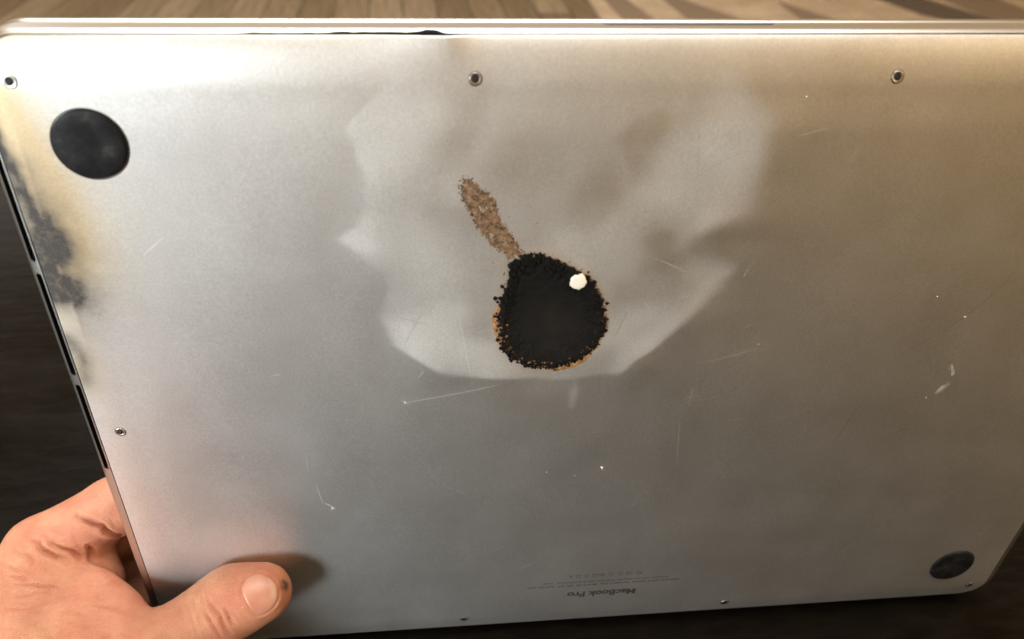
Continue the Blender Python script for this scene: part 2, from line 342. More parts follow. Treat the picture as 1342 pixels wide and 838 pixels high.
# ---- base case: rim round the panel, side wall; vent slots are real openings in the rim
def outline(hw, hd, r, n):
    per = []
    segs = []
    def line(a, b, k): return [(a[0]+(b[0]-a[0])*t, a[1]+(b[1]-a[1])*t) for t in np.linspace(0, 1, k, endpoint=False)]
    def arc(cx, cy, a0, k): return [(cx+r*math.cos(a0+math.pi/2*t), cy+r*math.sin(a0+math.pi/2*t)) for t in np.linspace(0, 1, k, endpoint=False)]
    out = []
    out += line((hw, -hd+r), (hw, hd-r), n[1]); out += arc(hw-r, hd-r, 0, n[2])
    out += line((hw-r, hd), (-hw+r, hd), n[0]); out += arc(-hw+r, hd-r, math.pi/2, n[2])
    out += line((-hw, hd-r), (-hw, -hd+r), n[1]); out += arc(-hw+r, -hd+r, math.pi, n[2])
    out += line((-hw+r, -hd), (hw-r, -hd), n[0]); out += arc(hw-r, -hd+r, 1.5*math.pi, n[2])
    return np.array(out)
NN = (260, 460, 40)
o_in = outline(PHW+.36, PHD+.36, PR+.36, NN); o_out = outline(HW, HD, RAD, NN); N = len(o_in)
SLOTS = [(62.5, 98), (22.2, 58.8), (-18.2, 18.6)]
ts = np.r_[np.linspace(0, .8, 17), np.linspace(.84, 1, 7)]
rows = []; 
for t in ts:
    q = o_in*(1-t)+o_out*t; rows.append(np.c_[q, drop(q[:, 0], q[:, 1])])
pr_out = [rows[0]+np.array([0, 0, -2.2])]+rows
e = o_out
SCO = lambda q: (1-sstep(21.5, 24.5, np.abs(q[:, 0])))*(q[:, 1] > HD-1)     # thumb scoop at the front edge
for z in (-6.8, -8.2, -9.5, -10.45):
    zz = np.full(N, z)
    if z < -8: zz = zz+SCO(e)*(2.5 if z < -10 else (1.7 if z < -9 else .6))
    pr_out.append(np.c_[e, zz])
sc = SCO(e); nrm = np.zeros_like(e); nrm[:, 1] = -1
pr_out.append(np.c_[e*.9985+nrm*sc[:, None]*5, np.full(N, -10.6)+sc*2.2])
pr_out.append(np.c_[e*.95, np.full(N, -10.6)])
G = np.array(pr_out); nr = len(G); V3 = toW(G[..., 0], G[..., 1], G[..., 2]).reshape(-1, 3)
faces = []; hole = np.zeros((nr-1, N), bool)
for r in range(nr-1):
    for j in range(N):
        j2 = (j+1) % N; c = (G[r, j]+G[r, j2]+G[r+1, j]+G[r+1, j2])/4
        if 1 <= r <= len(ts)-1 and abs(c[0]) > HW-4 and r >= 1:
            tc_ = (ts[min(r, len(ts)-1)]+ts[r-1])/2
            for a, b in SLOTS:
                rr = .9; dv = max(a+rr-c[1], c[1]-(b-rr), 0)
                if math.hypot(dv, (tc_-.40)*3.22) < .84: hole[r, j] = True
        if not hole[r, j]: faces.append((r*N+j, r*N+j2, (r+1)*N+j2, (r+1)*N+j))
base = link('base_case', mesh('base_case', V3, faces), MC, root)
md_ = base.modifiers.new('es', 'EDGE_SPLIT'); md_.split_angle = math.radians(50)
# slot walls + dark floors, each slot its own part
def slot(side, a, b):
    vs = []; fs = []
    n = 40; r = 1.0
    for lay in range(2):
        for k in range(n):
            th = 2*math.pi*k/n; cv = b-r if math.sin(th) >= 0 else a+r
            uu = HW-3*(1-.44)+.28*.5+.25 + (0 if lay == 0 else 0)
            x = side*(HW-1.93+r*math.cos(th)); y = cv+r*math.sin(th)
            z = float(drop(np.array(x), np.array(y)))-.18-(lay*2.6); vs.append(W(x, y, z))
    for k in range(n): fs.append((k, (k+1) % n, n+(k+1) % n, n+k))
    fs.append(tuple(range(n, 2*n)))
    link('vent_slot', mesh('vent_slot', vs, fs), MD, root, False)
for s in (-1, 1):
    for a, b in SLOTS: slot(s, a, b)
# ---- lid
def ring_part(name, prof, mat):
    lo = []
    for ins_, z in prof:      # (inset mm, depth mm)
        o2 = outline(HW-ins_, HD-ins_, max(RAD-ins_, .3), NN) if ins_ < 60 else e*.004
        lo.append(np.c_[o2, np.full(N, z)])
    G = np.array(lo); V3 = toW(G[..., 0], G[..., 1], G[..., 2]).reshape(-1, 3)
    return link(name, mesh(name, V3, [(r*N+j, r*N+(j+1) % N, (r+1)*N+(j+1) % N, (r+1)*N+j) for r in range(len(G)-1) for j in range(N)]), mat, root)
lid = ring_part('lid', [(1.15, -12.45), (.7, -12.5), (.45, -12.75), (.22, -13.2), (0, -13.9), (.12, -14.6), (.6, -15.1), (2.5, -15.35), (12, -15.4), (99, -15.4)], ML)
ring_part('lid_gasket', [(6, -10.95), (.85, -10.95), (.62, -11.1), (.60, -12.4), (1.6, -12.48)], MHB)
# hinge bar along the rear edge
vs = []; fs = []; n = 14
for k in range(2):
    for j in range(n):
        a = 2*math.pi*j/n; vs.append(W((-146, 146)[k], -123.2+2.2*math.cos(a), -11.2+2.2*math.sin(a)))
fs = [(j, (j+1) % n, n+(j+1) % n, n+j) for j in range(n)]+[tuple(range(n)), tuple(range(2*n-1, n-1, -1))]
link('hinge_bar', mesh('hinge_bar', vs, fs), MHB, root)

# ---- feet and screws
def frame(u, v):
    h = .8; z0 = float(surf(np.array(u), np.array(v)))
    zu = (float(surf(np.array(u+h), np.array(v)))-float(surf(np.array(u-h), np.array(v))))/(2*h)
    zv = (float(surf(np.array(u), np.array(v+h)))-float(surf(np.array(u), np.array(v-h))))/(2*h)
    return z0, zu, zv
def lathe(name, u, v, prof, mat, parent, n=36, smooth=True, jit=None):
    z0, zu, zv = frame(u, v); vs = []; fs = []
    for (r, h) in prof:
        for j in range(n):
            a = 2*math.pi*j/n; rr = r*(jit[j] if jit is not None else 1)
            du, dv = rr*math.cos(a), rr*math.sin(a); vs.append(W(u+du-zu*h, v+dv-zv*h, z0+zu*du+zv*dv+h))
    for i in range(len(prof)-1):
        for j in range(n): fs.append((i*n+j, i*n+(j+1) % n, (i+1)*n+(j+1) % n, (i+1)*n+j))
    fs.append(tuple((len(prof)-1)*n+j for j in range(n)))
    return link(name, mesh(name, vs, fs), mat, parent, smooth)
for su in (-1, 1):
    for sv in (-1, 1):
        lathe('foot_seat', su*153.4, sv*96.9, [(9.55, -.6), (9.55, .015), (9.3, .02), (9.1, -.1)], MD, root, 56)
        lathe('rubber_foot', su*153.4, sv*96.9, [(9.15, -.6), (9.12, .25), (9.0, .5), (8.75, .66), (8.3, .76), (6, .9), (3, .96), (.3, .98)], MR, root, 56)
def screw(u, v):
    s = lathe('screw', u, v, [(1.62, -.3), (1.62, .06), (1.5, .14), (1.25, .12), (.95, -.02), (.2, -.1)], MS, root, 24)
    jit = [1+.22*math.cos(5*2*math.pi*j/30) for j in range(30)]
    lathe('socket', u, v, [(.42, -.05), (.41, .03), (.1, .035)], MSD, s, 30, True, jit)
    lathe('washer_gap', u, v, [(1.82, -.2), (1.82, .02), (1.6, .03)], MD, s, 24)
for u, v in ((-168.1, 112.9), (-56.1, 113.0), (55.6, 113.0), (168.1, 112.9), (-56.2, -113.2), (56.4, -113.4), (167.9, -112.4), (-167.9, -112.4), (-168.8, -.6), (168.8, -.6)):
    screw(u, v)

# ---- burn: crust over the hole, crumbs round it, streak, white bead
def in_poly_rand(poly, n, grow=0):
    xs = [p[0] for p in poly]; ys = [p[1] for p in poly]; out = []
    while len(out) < n:
        x = rng.uniform(min(xs)-grow, max(xs)+grow); y = rng.uniform(min(ys)-grow, max(ys)+grow)
        if inside(np.array(x), np.array(y), poly): out.append((x, y))
    return out
def resample(poly, n):
    P = np.array(poly+[poly[0]]); d = np.r_[0, np.cumsum(np.hypot(*np.diff(P, axis=0).T))]
    s = np.linspace(0, d[-1], n, endpoint=False); return np.c_[np.interp(s, d, P[:, 0]), np.interp(s, d, P[:, 1])]
def patch_mesh(poly, n, rings, hfun, jag, seed):
    B = resample(poly, n); c = B.mean(0); r = np.random.default_rng(seed)
    j = 1+jag*r.uniform(-1, 1, n)+jag*.8*np.sin(np.arange(n)*.9+r.uniform(0, 6))
    us = []; vs = []; zs = []
    for k in range(rings+1):
        t = (1-k/rings)**.8 if k < rings else .0008
        off = (B-c)*(1+(j-1)*t)[:, None]*t+c
        us.append(off[:, 0]); vs.append(off[:, 1]); zs.append(hfun(off[:, 0], off[:, 1], t))
    U = np.array(us); V = np.array(vs); Z = surf(U, V)+np.array(zs)
    R_ = rings+1; idx = np.arange(R_*n).reshape(R_, n); nx_ = np.roll(idx, -1, 1)
    Q = np.stack([idx[:-1], nx_[:-1], nx_[1:], idx[1:]], -1).reshape(-1, 4)
    return vmesh('patch', toW(U, V, Z).reshape(-1, 3), Q)
def hb(U, V, t):
    if t > .985: return np.full(U.shape, -.05)
    return .30+.30*t+.30*np.exp(-((t-.9)/.09)**2)+.24*vnoise(U, V, 1.7, 41)*(.12+.88*sstep(46, 56, V))*(t > .3)+.2*vnoise(U, V, .8, 42)*(t > .6)+.2*vnoise(U, V, 7, 43)
bm_ = patch_mesh(BURN, 300, 40, hb, .024, 5)
uu_ = np.zeros(len(bm_.vertices)*3, np.float32); bm_.vertices.foreach_get('co', uu_); uu_ = uu_.reshape(-1, 3)/MM
bm_.attributes.new('ash', 'FLOAT', 'POINT').data.foreach_set('value', np.exp(-((uu_[:, 0]+31)/10)**2-((uu_[:, 2]-LIFT-37)/11)**2).astype(np.float32))
crust = link('burn_crust', bm_, MB, panel); tag(crust, 'black charred burn hole in the panel')
ICO_V = np.array([(0, 0, -1), (.7236, -.5257, -.4472), (-.2764, -.8507, -.4472), (-.8944, 0, -.4472), (-.2764, .8507, -.4472), (.7236, .5257, -.4472), (.2764, -.8507, .4472), (-.7236, -.5257, .4472), (-.7236, .5257, .4472), (.2764, .8507, .4472), (.8944, 0, .4472), (0, 0, 1)])
ICO_F = np.array([(0, 1, 2), (1, 0, 5), (0, 2, 3), (0, 3, 4), (0, 4, 5), (1, 5, 10), (2, 1, 6), (3, 2, 7), (4, 3, 8), (5, 4, 9), (1, 10, 6), (2, 6, 7), (3, 7, 8), (4, 8, 9), (5, 9, 10), (6, 10, 11), (7, 6, 11), (8, 7, 11), (9, 8, 11), (10, 9, 11)])
def crumbs(name, pts, mat, parent):
    Vs = []; Fs = []; 
    for i, (u, v, r) in enumerate(pts):
        p = ICO_V*(1+rng.uniform(-.22, .22, (12, 1)))*r*np.array([rng.uniform(.8, 1.25), rng.uniform(.8, 1.25), .75])
        z = float(surf(np.array(u), np.array(v)))+r*.3+(.8 if inside(np.array(u), np.array(v), BURN) else 0)
        Vs.append(toW(u+p[:, 0], v+p[:, 1], z+p[:, 2])); Fs.append(ICO_F+12*i)
    o = link(name, vmesh(name, np.concatenate(Vs), np.concatenate(Fs)), mat, parent); o['kind'] = 'stuff'; return o
B = resample(BURN, 400); c0 = B.mean(0); pts = []
for k in range(520):
    b = B[rng.integers(400)]; d = (b-c0)/np.hypot(*(b-c0)); top = b[1] > 44 and b[0] < -22
    low = b[1] < 27
    off = rng.normal(-.1, .7) if not top else rng.normal(-1.2, 1.3)
    pts.append((*(b+d*off), .14+.6*rng.random()**2))
for k in range(260):                      # crumbly upper part of the crust
    b = B[rng.integers(400)]; t = rng.uniform(.78, 1)
    if b[1] > 44: pts.append((*(c0+(b-c0)*t), rng.uniform(.22, .6)))
pts = [p for p in pts if math.hypot(p[0]+24.8, p[1]-54.2) > 2.9]
crumbs('char_crumbs', pts, MB, panel)
pts = []
for k in range(230):
    b = B[rng.integers(400)]; d = (b-c0)/np.hypot(*(b-c0))
    if b[1] < 40 or (b[0] > -20 and k % 2): pts.append((*(b+d*rng.uniform(-2.6, 1.1)), rng.uniform(.18, .42)))
crumbs('brown_crumbs', pts, MK, panel)
# tan scorched lips at the edge of the burn
for poly, sd in (([(-46.5, 46), (-47.6, 45), (-49.4, 41), (-49.8, 38), (-48.8, 34), (-47.6, 30), (-46.2, 28), (-46, 34)], 3),
                 ([(-34, 20.6), (-34, 19.2), (-28, 17.6), (-23, 18.6), (-19, 20.8), (-16.5, 24), (-15.2, 27), (-17, 26.8), (-20, 24), (-27, 21)], 4),
                 ([(-15.5, 45), (-14, 41), (-13.2, 36), (-13.4, 32), (-14.6, 30), (-14.8, 37)], 6)):
    link('scorched_lip', patch_mesh(swell(poly, .985), 90, 6, lambda U, V, t: np.full(U.shape, .06*(1-t)+.03 if t < .98 else -.03)+.05*vnoise(U, V, 1, 9)*(t < .98), .04, sd), MH, panel)
tr = link('residue_streak', patch_mesh(TRAIL, 220, 12, lambda U, V, t: (.055+.05*(1-t)+.085*vnoise(U, V, .7, 8)+.05*vnoise(U, V, 2.2, 18)) if t < .985 else np.full(U.shape, -.03), .07, 8), MT, panel)
tag(tr, 'brown scorched streak of residue above the burn')
pts = [(x, y, rng.uniform(.1, .27)) for x, y in in_poly_rand(TRAIL, 260) if y > 63]
BT = resample(TRAIL, 200)
for k in range(120):
    b = BT[rng.integers(200)]
    if b[1] > 62: pts.append((b[0]+rng.normal(0, .35), b[1]+rng.normal(0, .35), rng.uniform(.1, .3)))
pts += [(-60, 86, .25), (-59.2, 86.6, .2), (-60.2, 84.6, .3), (-38.5, 62.8, .4), (-46, 75, .15), (-40, 78, .15), (-38, 73, .2), (-50, 60.5, .15)]
crumbs('streak_specks', pts, MK, panel)
jit = [1+.05*math.cos(5*2*math.pi*j/30+1)+.04*math.cos(9*2*math.pi*j/30)+rng.uniform(-.03, .03) for j in range(30)]
o = lathe('white_bead', -24.8, 54.2, [(2.3, -.1), (2.5, 1.5), (2.35, 1.8), (1.95, 1.92), (1.2, 1.96), (.2, 1.98)], MW, panel, 30, True, jit)
tag(o, 'round white bead of melted material')

# ---- scratches, chips and smears: thin ridges of bare metal on the panel
def ribbon(paths, name, mat, lift=.025):
    Vs = []; Fs = []
    for P, w in paths:
        P = np.array(P, float); n = max(4, int(np.hypot(*(P[-1]-P[0]))/1.0)+2); s = np.linspace(0, len(P)-1, n)
        if len(P) > 2:      # quadratic through three points
            t = s/(len(P)-1); Q_ = ((1-t)*(1-2*t))[:, None]*P[0]+(4*t*(1-t))[:, None]*P[1]+(t*(2*t-1))[:, None]*P[2]
        else: Q_ = P[0]+(P[1]-P[0])*(s[:, None])
        T = np.gradient(Q_, axis=0); T /= np.hypot(T[:, 0], T[:, 1])[:, None]; Nn = np.c_[-T[:, 1], T[:, 0]]
        ww = .85*w*np.sin(np.linspace(.15, math.pi-.1, n))**.5*(1+.35*rng.uniform(-1, 1, n))
        L = Q_+Nn*ww[:, None]/2; R2 = Q_-Nn*ww[:, None]/2; b = sum(len(x) for x in Vs)
        for arr, l in ((L, 0), (Q_, lift), (R2, 0)): Vs.append(toW(arr[:, 0], arr[:, 1], surf(arr[:, 0], arr[:, 1])+l+.008))
        i = np.arange(n-1)
        Fs.append(np.stack([b+i, b+i+1, b+n+i+1, b+n+i], -1)); Fs.append(np.stack([b+n+i, b+n+i+1, b+2*n+i+1, b+2*n+i], -1))
    o = link(name, vmesh(name, np.concatenate(Vs), np.concatenate(Fs)), mat, panel); o['kind'] = 'stuff'; return o
BR = [([(-77.2, 8.8), (-59.8, 12.7), (-43.0, 17.0)], .3), ([(-78.4, 9.8), (-75.7, 8.1)], .35), ([(-76.9, 10.7), (-77.5, 6.8)], .3), ([(-111, -12.4), (-110.9, -21.5)], .22), ([(-109.1, -27.2), (-107.4, -38.2)], .35),
      ([(-107.3, -37), (-105.1, -38.8), (-103.3, -40.9)], .5), ([(-105.3, -41.6), (-103, -39.7)], .5), ([(-60, 43.3), (-57.5, 28.8), (-55.3, 14.8)], .22), ([(.8, 59.4), (7.7, 56)], .35), ([(18.9, -24.4), (16.2, -2.3)], .2),
      ([(16.6, 6.2), (21.6, 7.6)], .25), ([(-4.3, 46.9), (-.8, 42.2)], .2), ([(-40.1, -32.8), (-33.5, -27.9)], .25), ([(-63.2, -31.2), (-56.6, -35.6)], .2), ([(-118.4, 21), (-115, 21.7)], .4), ([(33.6, -5.1), (41.1, -4.1)], .2),
      ([(-14.8, -7.6), (-9.5, -6.5)], .2), ([(-147.5, 64.6), (-141, 70.2)], .3), ([(-72.7, 18.8), (-70.5, 22.4)], .25), ([(104.6, 34.5), (106.1, 36)], .5), ([(30.4, 34.1), (32.9, 36.3)], .3), ([(18.3, 11.1), (18.3, 2.7)], .25),
      ([(18.3, 20.8), (37.3, 26.2)], .2), ([(-4.9, 61.6), (6.3, 57.4)], .2), ([(31.3, 97.6), (40.4, 99.7)], .2)]
DK = [([(-71, 43.7), (-77.2, 30.5)], .2), ([(87.5, 20.9), (105.3, 35.4), (116.3, 54.1)], .25), ([(4, 100.1), (5.9, 86.8)], .12), ([(4.7, 85.3), (12.3, 90.6), (20.1, 94.5)], .12), ([(-9.4, 69.3), (-2.8, 73.4)], .14), ([(76.1, -22.3), (78.9, -7.6), (80.9, -.6)], .25),
      ([(-69.3, 39.4), (-78.4, 42.6)], .2), ([(-8.1, 42.8), (-11.5, 31.3)], .2)]
for k in range(34):
    a = np.array([rng.uniform(-160, 165), rng.uniform(-95, 112)])
    if k < 22: a = np.array([rng.normal(0, 55), rng.normal(5, 45)])
    if abs(a[0]) > 165 or abs(a[1]) > 110 or inside(np.array(a[0]), np.array(a[1]), BURN): continue
    th = rng.normal(.5, .7); L_ = rng.uniform(2, 16); b = a+L_*np.array([math.cos(th), math.sin(th)])
    if inside(np.array(b[0]), np.array(b[1]), BURN): continue
    (BR if rng.random() < .72 else DK).append(([tuple(a), tuple(b)], rng.uniform(.03, .06)))
ribbon(BR, 'bright_scratches', MSL, .015); ribbon(DK, 'dark_scratches', MSK)
CH = [(-8.2, -25, .8), (-8.0, -25.8, .5), (31.6, 108.1, .5), (10.2, -39.6, .35), (-28.1, -25.9, .4), (-17.6, -28.6, .35), (-42.6, -60.9, .35), (-18.3, -58.5, .3), (-101.2, -48.8, .3), (-104.4, -40, .6), (-132, -13.2, .35), (-144.1, -60.9, .3), (-159.2, -47, .3),
      (-161.7, 7.5, .3), (36.9, 27.8, .3), (92.4, 43.5, .4), (105.2, 35, .5), (20.8, -42.4, .3), (-56.6, -38.8, .3), (38.2, -33.5, .3), (-77, 8.8, .45)]
for k in range(35): CH.append((rng.uniform(-160, 160), rng.uniform(-100, 105), rng.uniform(.08, .2)))
crumbs('paint_chips', [(u, v, r*.55) for u, v, r in CH if not inside(np.array(u), np.array(v), BURN)], MSL, panel)
sm = []
for (a, b, w) in (((108.0, 15.6), (111.2, 9.6), 1.3), ((110.2, 8.2), (107.0, 2), 1.5), ((104.2, 1.4), (105, .2), .6)):
    a = np.array(a); b = np.array(b); t_ = (b-a)/np.hypot(*(b-a)); n_ = np.array([-t_[1], t_[0]])
    for q in range(int(12*w)):
        o_ = n_*rng.normal(0, w*.32); l0, l1 = np.sort(rng.uniform(0, 1, 2)); sm.append(([tuple(a+(b-a)*l0+o_), tuple(a+(b-a)*max(l1, l0+.2)+o_)], rng.uniform(.12, .3)))
ribbon(sm, 'pale_smears', MSM)

# ---- printing, upside down
def text(body, size, u, v, mat, name, width=None, bold=0.):
    c = bpy.data.curves.new(name, 'FONT'); c.body = body; c.size = size*MM; c.align_x = 'CENTER'; c.align_y = 'CENTER'; c.offset = bold*MM; c.resolution_u = 3
    o = bpy.data.objects.new('tmp', c); COL.objects.link(o)
    dg = bpy.context.evaluated_depsgraph_get(); me = bpy.data.meshes.new_from_object(o.evaluated_get(dg)); bpy.data.objects.remove(o)
    co = np.zeros(len(me.vertices)*3); me.vertices.foreach_get('co', co); co = co.reshape(-1, 3)/MM
    s = width/(co[:, 0].max()-co[:, 0].min()) if width else 1.
    uu = u-co[:, 0]*s; vv = v-co[:, 1]; zz = surf(uu, vv)+.03
    me.vertices.foreach_set('co', toW(uu, vv, zz).ravel()); me.materials.clear(); me.update()
    return link(name, me, mat, panel, False)
text('MacBook Pro', 5.0, .6, -99.7, MTX, 'printed_name', 28.8, .20)
text('Designed by Apple in California   Assembled in China   Model A1398   EMC 2674   Rated 20V  4.25A', 1.7, .8, -93.6, MTF, 'printed_line', 63, .03)
text('Complies with the Canadian ICES-003 Class B specifications   Serial', 1.5, 1.5, -91.5, MTF, 'printed_line', 52, .02)
text('FC  CE  \u24d8  \u26a0  N122  \u25cb  \u25a1  X', 2.6, .8, -87.5, MTF, 'printed_marks', 30, .02)

# ---- soot along the front gap where the panel has lifted
def soot_gap():
    Vs = []; Fs = []; n = 120
    us = np.linspace(-115, -63, n)
    hgt = .35+1.2*np.exp(-((us+88)/5)**2)*.3+.5*(vnoise(us, us*0, 2.2, 77)+.4).clip(0)+1.3*np.exp(-((us+67)/5)**2)
    hgt *= .6; hgt *= sstep(-115, -108, us)*(1-sstep(-65.5, -63, us))+.05
    # laid on the case rim between the panel gap and the side wall
    t = np.linspace(0, 1, 6)
    for q in t:
        vv = HD-.85+.85*np.clip(hgt*q/1.8, 0, 1); zz = drop(us, vv)-np.clip(hgt*q-1.8, 0, 9)
        vs = vv+.03*np.sqrt(np.clip((vv-HD+.85)/.85, 0, 1)); Vs.append(toW(us, vs+.10, zz+.10))
    i = np.arange(n-1)
    for r in range(5): Fs.append(np.stack([r*n+i, r*n+i+1, (r+1)*n+i+1, (r+1)*n+i], -1))
    link('soot_mark', vmesh('soot_mark', np.concatenate(Vs), np.concatenate(Fs)), MB, root)
soot_gap()

# ------------------------------------------------------------------ hand (one continuous surface from a blended capsule field)
def v3(*a): return np.array(a, float)
TT, TI, TM, TC = v3(-131.7, -72.4, 11), v3(-151.5, -80.3, 14), v3(-178, -87.5, 26), v3(-205, -86, 62)
T2, W1, W2, W3, WF = v3(-142.8, -75.7, 12), v3(-214.2, -73.8, -4.7), v3(-198.4, -80.7, 3.3), v3(-187.6, -84.2, 10.8), v3(-209, -85, 20)
O1, O2, O3 = v3(-201.6, -76.6, -19.9), v3(-197.9, -86.2, -8.7), v3(-208.6, -74.3, -17.4)
WR, FA = v3(-228, -92, 78), v3(-275, -78, 210)
IM, IA, IP, ID, IT = v3(-221, -76, -17), v3(-193, -64, -27), v3(-176, -57, -30), v3(-152, -55, -26), v3(-134, -55, -24.5)
JM, JA, JP, JT = v3(-222, -93, -22), v3(-197, -86, -32), v3(-177, -78, -33), v3(-132, -74, -24.5)
KM, KA, KP, KT = v3(-217, -106, -18), v3(-195, -101, -32), v3(-177, -96, -33), v3(-134, -93, -24.5)
LM, LP, LT = v3(-209, -113, -8), v3(-182, -111, -29), v3(-146, -110, -24)
CAPS = [  # a, b, ra, rb, blend
    (WR, FA, 24, 30, 6), (WR, IM, 21, 12.5, 8), (WR, JM, 20, 13, 10), (WR, KM, 19, 12, 10), (WR, LM, 19, 11, 10),
    (WR, TC, 20, 17, 10), (TC, TM, 17, 13.2, 10), (TM, TI, 12.8, 11.6, 6), (TI, T2, 11.4, 12.0, 4), (T2, TT, 11.9, 10.6, 7),
    (W1, W2, 6.5, 6, 9), (W2, W3, 6, 7, 9), (W2, WF, 7, 14, 16), (W3, WF, 8, 14, 14),
    (O1, O2, 7.5, 7, 2.5), (O2, JM, 8, 12, 5), (O3, JM, 10, 12, 6),
    ((TC+TM)/2, IM*.62+WR*.38, 12, 12, 12), (TM*.75+TC*.25, IM*.85+WR*.15, 9, 10, 12),
    (IM, IA, 12.6, 11.4, 5), (IA, IP, 11.4, 10, 3), (IP, ID, 9.6, 8.6, 2), (ID, IT, 8.6, 7.6, 2),
    (JM, JA, 12, 10.8, 3), (JA, JP, 10.8, 9.6, 2), (JP, JT, 9.6, 7.8, 2),
    (KM, KA, 11, 10, 3), (KA, KP, 10, 9.2, 2), (KP, KT, 9.2, 7.5, 2), (LM, LP, 9.5, 8.5, 3), (LP, LT, 8.2, 6.8, 2)]
def hand_sdf(P):
    d = None
    for a, b, ra, rb, k in CAPS:
        ab = b-a; t = np.clip(((P-a)@ab)/(ab@ab), 0, 1); q = P-a-t[:, None]*ab
        x = np.sqrt((q*q).sum(1))-(ra+(rb-ra)*t)
        if d is None: d = x
        else:
            h = np.maximum(k-np.abs(d-x), 0)/k; d = np.minimum(d, x)-h*h*k*.25
    # press the pads of thumb and fingers flat against panel and lid
    return d
def surface_net(lo, hi, h, fun):
    ax = [np.arange(l, u+h, h) for l, u in zip(lo, hi)]; n = [len(a) for a in ax]
    X = np.stack(np.meshgrid(*ax, indexing='ij'), -1).reshape(-1, 3)
    D = np.concatenate([fun(c) for c in np.array_split(X, 40)]).reshape(n)
    s = D < 0; acc = np.zeros([k-1 for k in n]+[3]); cnt = np.zeros([k-1 for k in n])
    c8 = [(i, j, k) for i in (0, 1) for j in (0, 1) for k in (0, 1)]
    sl = lambda i, L: slice(i, L-1+i)
    sub = lambda A, c: A[sl(c[0], n[0]), sl(c[1], n[1]), sl(c[2], n[2])]
    for a in c8:
        for axx in range(3):
            if a[axx]: continue
            b = list(a); b[axx] = 1; da, db_ = sub(D, a), sub(D, b); x = (da < 0) != (db_ < 0)
            t = np.where(x, da/np.where(x, da-db_, 1), 0); cnt += x
            for q in range(3): acc[..., q] += np.where(x, a[q]+(t if q == axx else 0), 0)
    act = cnt > 0; vid = np.full(act.shape, -1); vid[act] = np.arange(act.sum())
    I = np.argwhere(act); Vv = np.array(lo)+(I+acc[act]/cnt[act][:, None])*h
    F = []
    for axx in range(3):
        o1, o2 = [(1, 2), (2, 0), (0, 1)][axx]
        S1 = np.take(s, range(0, n[axx]-1), axx); S2 = np.take(s, range(1, n[axx]), axx)
        e = np.argwhere(S1 != S2); e = e[(e[:, o1] > 0) & (e[:, o2] > 0) & (e[:, o1] < n[o1]-1) & (e[:, o2] < n[o2]-1)]
        inn = s[tuple(e.T)]
        def g(d1, d2):
            q = e.copy(); q[:, o1] -= d1; q[:, o2] -= d2; return vid[tuple(q.T)]
        qd = np.stack([g(1, 1), g(0, 1), g(0, 0), g(1, 0)], -1); qd[~inn] = qd[~inn][:, ::-1]; F.append(qd)
    return Vv, np.concatenate(F)
HV, HF = surface_net((-262, -124, -50), (-112, -38, 130), 1.25, hand_sdf)
def sgrad(P, fun, e=.4):
    return np.stack([(fun(P+e*np.eye(3)[i])-fun(P-e*np.eye(3)[i]))/(2*e) for i in range(3)], -1)
def relax(V, F, n, w):
    for _ in range(n):
        acc = np.zeros_like(V); c = np.zeros(len(V))
        for i in range(4):
            for j in (1, 3): np.add.at(acc, F[:, i], V[F[:, (i+j) % 4]]); np.add.at(c, F[:, i], 1)
        V = V+w*(acc/np.maximum(c, 1)[:, None]-V)
    return V
g = sgrad(HV, hand_sdf); HV = HV-g*hand_sdf(HV)[:, None]/np.maximum((g*g).sum(1), .2)[:, None]
HV = relax(HV, HF, 7, .5)
def subdiv(V, F):
    E = np.sort(np.stack([F, np.roll(F, -1, 1)], -1).reshape(-1, 2), 1); Eu, inv = np.unique(E, axis=0, return_inverse=True); inv = inv.reshape(-1, 4)
    n, e = len(V), len(Eu); V2 = np.concatenate([V, V[Eu].mean(1), V[F].mean(1)]); fc = n+e+np.arange(len(F))
    return V2, np.concatenate([np.stack([F[:, i], n+inv[:, i], fc, n+inv[:, i-1]], -1) for i in range(4)])
HV, HF = subdiv(HV, HF); HV = relax(HV, HF, 2, .5)
